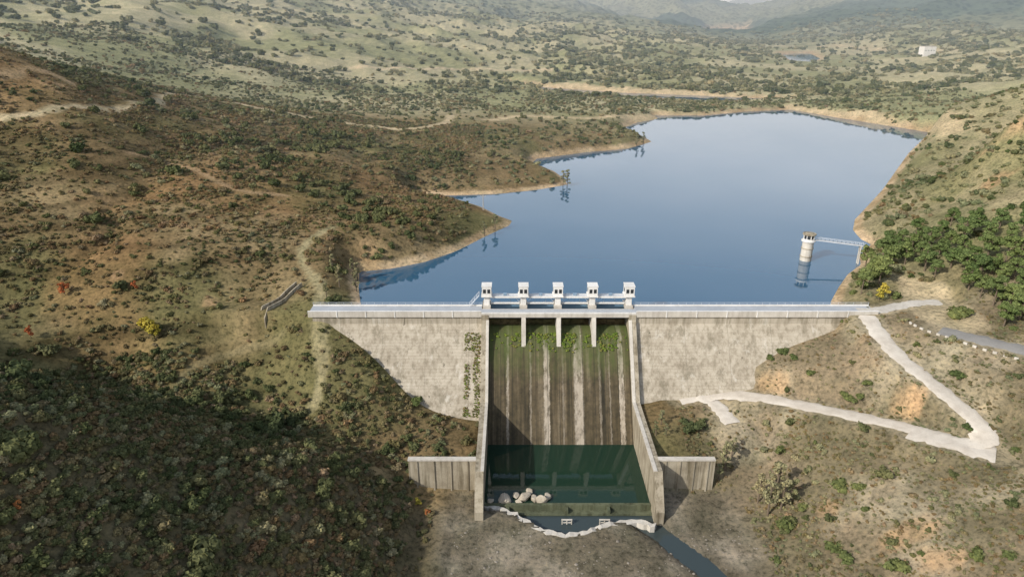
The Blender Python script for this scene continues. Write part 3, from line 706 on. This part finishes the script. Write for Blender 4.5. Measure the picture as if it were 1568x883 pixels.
def scatter(name, xy, size, meshes, sink=.08, parent=None, zoff=None):
    top = parent or empty(name); k = len(meshes); idx = rng.integers(0, k, len(xy)); z = hz(xy[:, 0], xy[:, 1]) if zoff is None else zoff
    for v_ in range(k):
        mk = idx == v_; P_ = np.c_[xy[mk], z[mk]-sink*size[mk]]; s = size[mk]/2; a = rng.uniform(0, 6.28, mk.sum())
        if not len(P_): continue
        cx, sy = np.cos(a)*s*math.sqrt(2), np.sin(a)*s*math.sqrt(2)
        q = np.stack([P_+np.c_[cx, sy, 0*s], P_+np.c_[-sy, cx, 0*s], P_+np.c_[-cx, -sy, 0*s], P_+np.c_[sy, -cx, 0*s]], 1).reshape(-1, 3)
        inst = make_mesh(name+'_area', q, [tuple(range(i*4, i*4+4)) for i in range(len(P_))], parent=top)
        inst.instance_type = 'FACES'; inst.use_instance_faces_scale = True; inst.show_instancer_for_render = False; inst.show_instancer_for_viewport = False
        ch_ = bpy.data.objects.new(name+'_plant', meshes[v_]); scene.collection.objects.link(ch_); ch_.parent = inst
    print(name, len(xy)); return top
def gridval(arr, x, y):
    i = np.clip(np.searchsorted(xs, x), 0, len(xs)-1); j = np.clip(np.searchsorted(ys, y), 0, len(ys)-1); return arr.reshape(X.shape)[j, i]
blocked = (ins | ((sd < bw*.9+1) & (yf > 2)) | (rd < .6) | (trk > .5) | (ck > .2) | (bedm > .4) | exc | inp | (h < -3.2) & up)
blocked |= (yf > -30) & (yf < 3.5) & (xf > -56) & (xf < 103) & (h < (yf+.25)/.75+.6)
blk = blocked.astype(float)
def cand(nn, x0, x1, y0, y1, dens=None):
    x = rng.uniform(x0, x1, nn); y = rng.uniform(y0, y1, nn)
    keep = gridval(blk, x, y) < .5
    keep &= np.abs(x) < (y+180)*.9+50
    if dens is not None: keep &= rng.uniform(0, 1, nn) < dens(x, y)
    return np.c_[x, y][keep]
M_heath = leaf_mat('heath_leaves', [(.17,.115,.07),(.145,.135,.065),(.22,.155,.09),(.11,.12,.055),(.20,.175,.095),(.26,.195,.13),(.10,.11,.05),(.25,.235,.15)])
M_oak = leaf_mat('holm_oak_leaves', [(.075,.09,.042),(.10,.115,.055),(.13,.14,.07),(.085,.10,.05),(.16,.16,.085)])
M_sage = leaf_mat('sage_leaves', [(.19,.20,.12),(.23,.23,.14),(.15,.165,.09),(.27,.25,.155)])
M_green = leaf_mat('green_leaves', [(.10,.125,.05),(.12,.145,.06),(.085,.11,.045)])
M_pine = leaf_mat('pine_needles', [(.125,.165,.06),(.16,.20,.08),(.10,.14,.055)])
M_yel = leaf_mat('yellow_leaves', [(.50,.40,.07),(.42,.36,.08)])
M_red = leaf_mat('red_leaves', [(.42,.13,.06),(.40,.20,.08)])
M_vine = leaf_mat('vine_leaves', [(.12,.19,.04),(.17,.24,.05),(.20,.19,.07)])
heath = [bush_mesh('heath', 10+i, 120, .09, M_heath, .70) for i in range(6)]
oaks = [bush_mesh('oak', 30+i, 160, .075, M_oak, .95, 5) for i in range(6)]
sage = [bush_mesh('sage', 50+i, 120, .085, M_sage, .8) for i in range(4)]
green = [bush_mesh('green', 70+i, 150, .08, M_green, .8) for i in range(3)]
vine = [bush_mesh('vine', 90+i, 80, .12, M_vine, .7, 2) for i in range(3)]
def heat_d(x, y):
    hh_ = hz(x, y); bd = sstep(.3, .7, vnoise(hh_/1.35+.9*fbm(x, y, 40, 301, 3), x/90, 9))
    return (.35+.65*(fbm(x, y, 22, 205, 3) > -.1))*(.45+.55*bd)
a = cand(80000, -330, -18, -150, 300, heat_d); s = rng.gamma(3.2, .28, len(a))+.35; scatter('heath_scrub', a, s, heath)
a = cand(11000, -120, -5, -150, -10, lambda x, y: np.where((y > -48) & (x > -75), .25, 1.)); a = a[gridval(h, a[:, 0], a[:, 1]) > -28.5]; s = rng.gamma(4, .25, len(a))+.6
scatter('hillside_brush', a, s, heath+oaks[:2]+sage[:1])
od = lambda x, y: .04+.9*sstep(18, 2, np.abs(y+30+(x+90)*.05))*(x < -55)+.12*(y < -52)+.55*(fbm(x, y, 46, 208, 4) > .16)
a = cand(5200, -300, -28, -150, 260, od); a = a[gridval(h, a[:, 0], a[:, 1]) > -27]; s = rng.gamma(5, .46, len(a))+.7; scatter('holm_oak_wood', a, s, oaks)
a = cand(20000, -450, 250, 60, 620, lambda x, y: np.clip(y/260, .15, 1)*(.25+.75*(fbm(x, y, 60, 203, 3) > 0))); a = a[(np.hypot(a[:, 0], a[:, 1]) > 150)]
s = rng.gamma(5, .34, len(a))+.6; scatter('hill_scrub', a, s, sage+oaks[:3]+heath[:3])
a = cand(38000, -1300, 1300, 520, 2300, lambda x, y: (.22+.78*(fbm(x, y, 160, 213, 4) > .02))*np.clip(1.25-y/2600, .3, 1)); s = rng.gamma(5, .75, len(a))+1.8+a[:, 1]*.0014
scatter('distant_oak_woodland', a, s, oaks[:2]+sage)
a = cand(15000, 85, 420, -5, 560, lambda x, y: .3+.7*(fbm(x, y, 30, 223, 3) > -.02)); s = rng.gamma(4, .40, len(a))+.6; scatter('right_bank_scrub', a, s, sage+green[:1]+heath[:2]+oaks[:2])
a = cand(17000, 44, 200, -110, 2, lambda x, y: .3+.7*(fbm(x, y, 20, 58, 4) > .0)); s = rng.gamma(3, .15, len(a))+.22; scatter('slope_scrub', a, s, sage[:2]+heath)
a = cand(1000, 46, 200, -110, 2, lambda x, y: .2+.8*(fbm(x, y, 20, 58, 4) > .1)); s = rng.gamma(3.5, .34, len(a))+.4; scatter('slope_bushes', a, s, green[:1]+oaks[:2]+sage[:2])
for (px0, py0, sz) in [(1195,538,3.2),(1215,548,2.4),(1180,548,2.2),(1300,607,2.8),(1318,604,2.3),(1290,603,2.2),(1330,585,2.4),(1285,745,3.4),(1380,868,4),(1270,835,3.2),(1290,850,3),(1057,655,4.2),(1195,686,2.6),(1470,575,3),(1466,480,5),(1468,478,3.5),(1310,745,2.6),(1240,570,2),(1480,655,2),(640,612,3.6),(1540,850,2.4),(1230,775,2.4)]:
    q = hit(px0, py0+4); o = bpy.data.objects.new('shrub', green[int(sz*7) % 3] if px0 != 1057 else oaks[1]); scene.collection.objects.link(o)
    o.location = (q[0], q[1], q[2]-.1); o.scale = (sz*1.3, sz*1.1, sz*.85); o.rotation_euler = (0, 0, px0)
k = 620; x = rng.uniform(XL+.3, XR-.3, k); y = rng.uniform(-7.5, -3.0, k); oy = [o[0] for o in ogee][::-1]; oz = [o[1] for o in ogee][::-1]
kp = rng.uniform(0, 1, k) < np.clip(1.2-(-y-3.2)/4.0+.6*(vnoise(x/3, y/9, 3)-.5), 0, 1)*(.4+.6*(vnoise(x/2.2, y*0, 9) > .35)); x = x[kp]; y = y[kp]
scatter('spillway_weeds', np.c_[x, y], rng.uniform(.35, 1.2, len(x)), vine, .1, None, np.interp(y, oy, oz))
k = 700; z = rng.uniform(-24, -5, k); x = rng.uniform(-13.4, -9.0, k); kp = vnoise(x/1.6, z/2.6, 4)+.12*(x > -11) > .40; x, z = x[kp], z[kp]
scatter('wall_vines', np.c_[x, -2.5+.75*(z+3)-.1], rng.uniform(.3, .8, len(x)), vine[:2]+heath[:1]+sage[:1], .3, None, z)

m_bark, nt, b = new_mat('bark', .9, .1); b.inputs['Base Color'].default_value = (.16, .125, .09, 1)
def tree_mesh(name, seed, ht, cr, mat, nclump=12, leafn=110, lsz=.28, tall=.55, open_=.0):
    r = np.random.default_rng(seed); bm = bmesh.new(); lean = Vector((r.uniform(-.4, .4), r.uniform(-.4, .4), 0))
    top = Vector((0, 0, ht*.9))+lean; tube(bm, (0, 0, -.5), Vector((0, 0, ht*.4))+lean*.4, .03*ht, .022*ht, 7); tube(bm, Vector((0, 0, ht*.4))+lean*.4, top, .022*ht, .006*ht, 6)
    cs = []
    for i in range(nclump):
        t = i*2.4+r.uniform(-.4, .4); f = r.uniform(0, 1)**.8; z = ht*(1-tall)+ht*tall*f*.95; rr = cr*(1-abs(f-.35)**1.3)*r.uniform(.35, .8)
        c_ = Vector((math.cos(t)*rr, math.sin(t)*rr, z))+lean*.6; cs.append(c_)
        tube(bm, Vector((0, 0, z*.72))+lean*.5, c_, .010*ht, .004*ht, 4)
    me = bpy.data.meshes.new(name); bm.to_mesh(me); bm.free(); V = [tuple(v.co) for v in me.vertices]; Fc = [list(p.vertices) for p in me.polygons]; nb = len(Fc)
    for i, c_ in enumerate(cs):
        rad = np.array([1, 1, .75])*cr*r.uniform(.30, .48); lv = leaves(np.array(c_), rad, leafn, lsz, r, seed+i, -.6); o = len(V); V += [tuple(q) for q in lv]; Fc += [[o+k_*4+j for j in range(4)] for k_ in range(len(lv)//4)]
        if not open_:
            cv, cf = core(np.array(c_), rad*.8, seed+i); o = len(V); V += [tuple(q) for q in cv]; Fc += [[k_+o for k_ in f] for f in cf]
    me2 = bpy.data.meshes.new(name); me2.from_pydata(V, [], Fc); me2.materials.append(m_bark); me2.materials.append(mat)
    me2.polygons.foreach_set('material_index', [0]*nb+[1]*(len(Fc)-nb)); me2.update(); return me2
pines = [tree_mesh('pine_tree', 200+i, 7.5, 2.8, M_pine, 14, 110, .24, .62) for i in range(5)]
poplar = [tree_mesh('poplar_tree', 230+i, 8, 1.7, M_sage, 12, 60, .2, .8, 1) for i in range(3)]
yel = tree_mesh('autumn_tree', 250, 6, 2.3, M_yel, 10, 90, .22, .7, 1)
red = tree_mesh('autumn_tree', 251, 5, 2.0, M_red, 10, 90, .2, .7, 1)
def plant(name, me, px0, py0, sc):
    q = hit(px0, py0); o = bpy.data.objects.new(name, me); scene.collection.objects.link(o); o.location = q; o.scale = (sc*rng.uniform(.9, 1.15),)*2+(sc,); o.rotation_euler = (0, 0, rng.uniform(0, 6)); return o
grove = [(1325,402),(1338,412),(1350,395),(1345,430),(1362,405),(1372,388),(1385,400),(1395,380),(1408,395),(1420,378),(1415,410),(1435,392),(1430,420),(1450,380),(1455,405),(1470,390),(1476,415),(1490,400),(1497,425),(1510,392),(1518,415),(1530,430),(1538,400),(1552,420),(1562,440),(1560,395),(1500,450),(1520,462),(1545,470),(1560,485),(1482,440),(1330,430),(1318,445),(1440,360),(1475,365),(1510,362),(1545,365),(1400,362),(1380,372),(1360,378),(1490,350),(1530,345),(1565,350),(1455,340),(1536,495),(1566,462)]
for i, (a_, b_) in enumerate(grove): plant('pine_tree', pines[i % 5], a_, b_+6, rng.uniform(.75, 1.2))
for a_, b_, s_ in [(1175,790,1.3),(1195,780,1.1),(1160,770,1.1),(1210,770,.9),(1110,720,1.0),(1120,700,.7),(1100,735,.6),(1185,760,1.2),(520,440,.9),(540,420,.7),(510,415,.7),(500,455,.6),(985,222,1.1),(868,287,1.2),(862,284,1.0),(758,352,.9),(742,362,.8),(975,224,.9),(548,430,.9),(546,446,.8)]:
    plant('poplar_tree', poplar[int(a_) % 3], a_, b_, s_)
for a_, b_, s_ in [(232,515,1.0),(240,520,.8),(222,508,.7),(1352,455,.75),(1345,460,.6),(640,775,.4)]: plant('autumn_tree', yel, a_, b_, s_)
for a_, b_, s_ in [(100,452,.8),(48,518,.7),(208,446,.6),(30,780,.35),(655,790,.35)]: plant('autumn_tree', red, a_, b_, s_)
for a_, b_, s_ in [(1012,650,1.0),(1004,668,.9),(1020,668,.8)]: plant('willow_tree', poplar[1], a_, b_, .6*s_)

# ------------------------------------------------------------------ light
SAZ = math.atan2(-.80, -.60); SEL = D2R(33)
sd_ = Vector((math.sin(SAZ)*math.cos(SEL), math.cos(SAZ)*math.cos(SEL), math.sin(SEL)))
sun = bpy.data.lights.new('sun', 'SUN'); sun.energy = 4.1; sun.angle = D2R(1.0); sun.color = (1, .95, .87)
so = bpy.data.objects.new('sun', sun); scene.collection.objects.link(so); so.rotation_euler = sd_.to_track_quat('Z', 'Y').to_euler(); so.location = (-200, -200, 300)
w_ = bpy.data.worlds.new('World'); scene.world = w_; w_.use_nodes = True; nt = w_.node_tree
sk = nt.nodes.new('ShaderNodeTexSky'); sk.sky_type = 'NISHITA'; sk.sun_disc = False; sk.sun_elevation = SEL; sk.sun_rotation = SAZ; sk.dust_density = 2.0; sk.air_density = 1.0
tc = nt.nodes.new('ShaderNodeTexCoord'); sx = nt.nodes.new('ShaderNodeSeparateXYZ'); nt.links.new(tc.outputs['Generated'], sx.inputs[0])
cl = noise_n(nt, tc.outputs['Generated'], 2.4, 6, .6, (1, 1, 5)); rc = ramp(nt, [(.35, (.3, .3, .3)), (.65, (1, 1, 1))]); nt.links.new(cl, rc.inputs[0])
el = ramp(nt, [(0, (.95, .95, .95)), (.17, (.95, .95, .95)), (.26, (.55, .55, .55)), (.36, (.26, .26, .26)), (.45, (.14, .14, .14)), (1, (.13, .13, .13))]); nt.links.new(sx.outputs['Z'], el.inputs[0])
fac = math_n(nt, 'MULTIPLY', rc.outputs[0], el.outputs[0]); fac2 = math_n(nt, 'MULTIPLY_ADD', el.outputs[0], .55, math_n(nt, 'MULTIPLY', fac, .45))
cc = mixn(nt, sk.outputs[0], (10.5, 11.2, 12.0), fac2)
bg = nt.nodes['Background']; nt.links.new(cc, bg.inputs[0]); bg.inputs[1].default_value = .135
cam = bpy.data.cameras.new('camera'); cam.lens = 36*F/1568; cam.sensor_width = 36; cam.clip_end = 20000; cam.clip_start = .5
co = bpy.data.objects.new('camera', cam); scene.collection.objects.link(co); co.location = CAM; co.rotation_euler = (math.pi/2-TH, 0, 0); scene.camera = co
print('verts', N, 'ground under cam', hz(0, -180), 'cnt', len(bpy.data.objects))
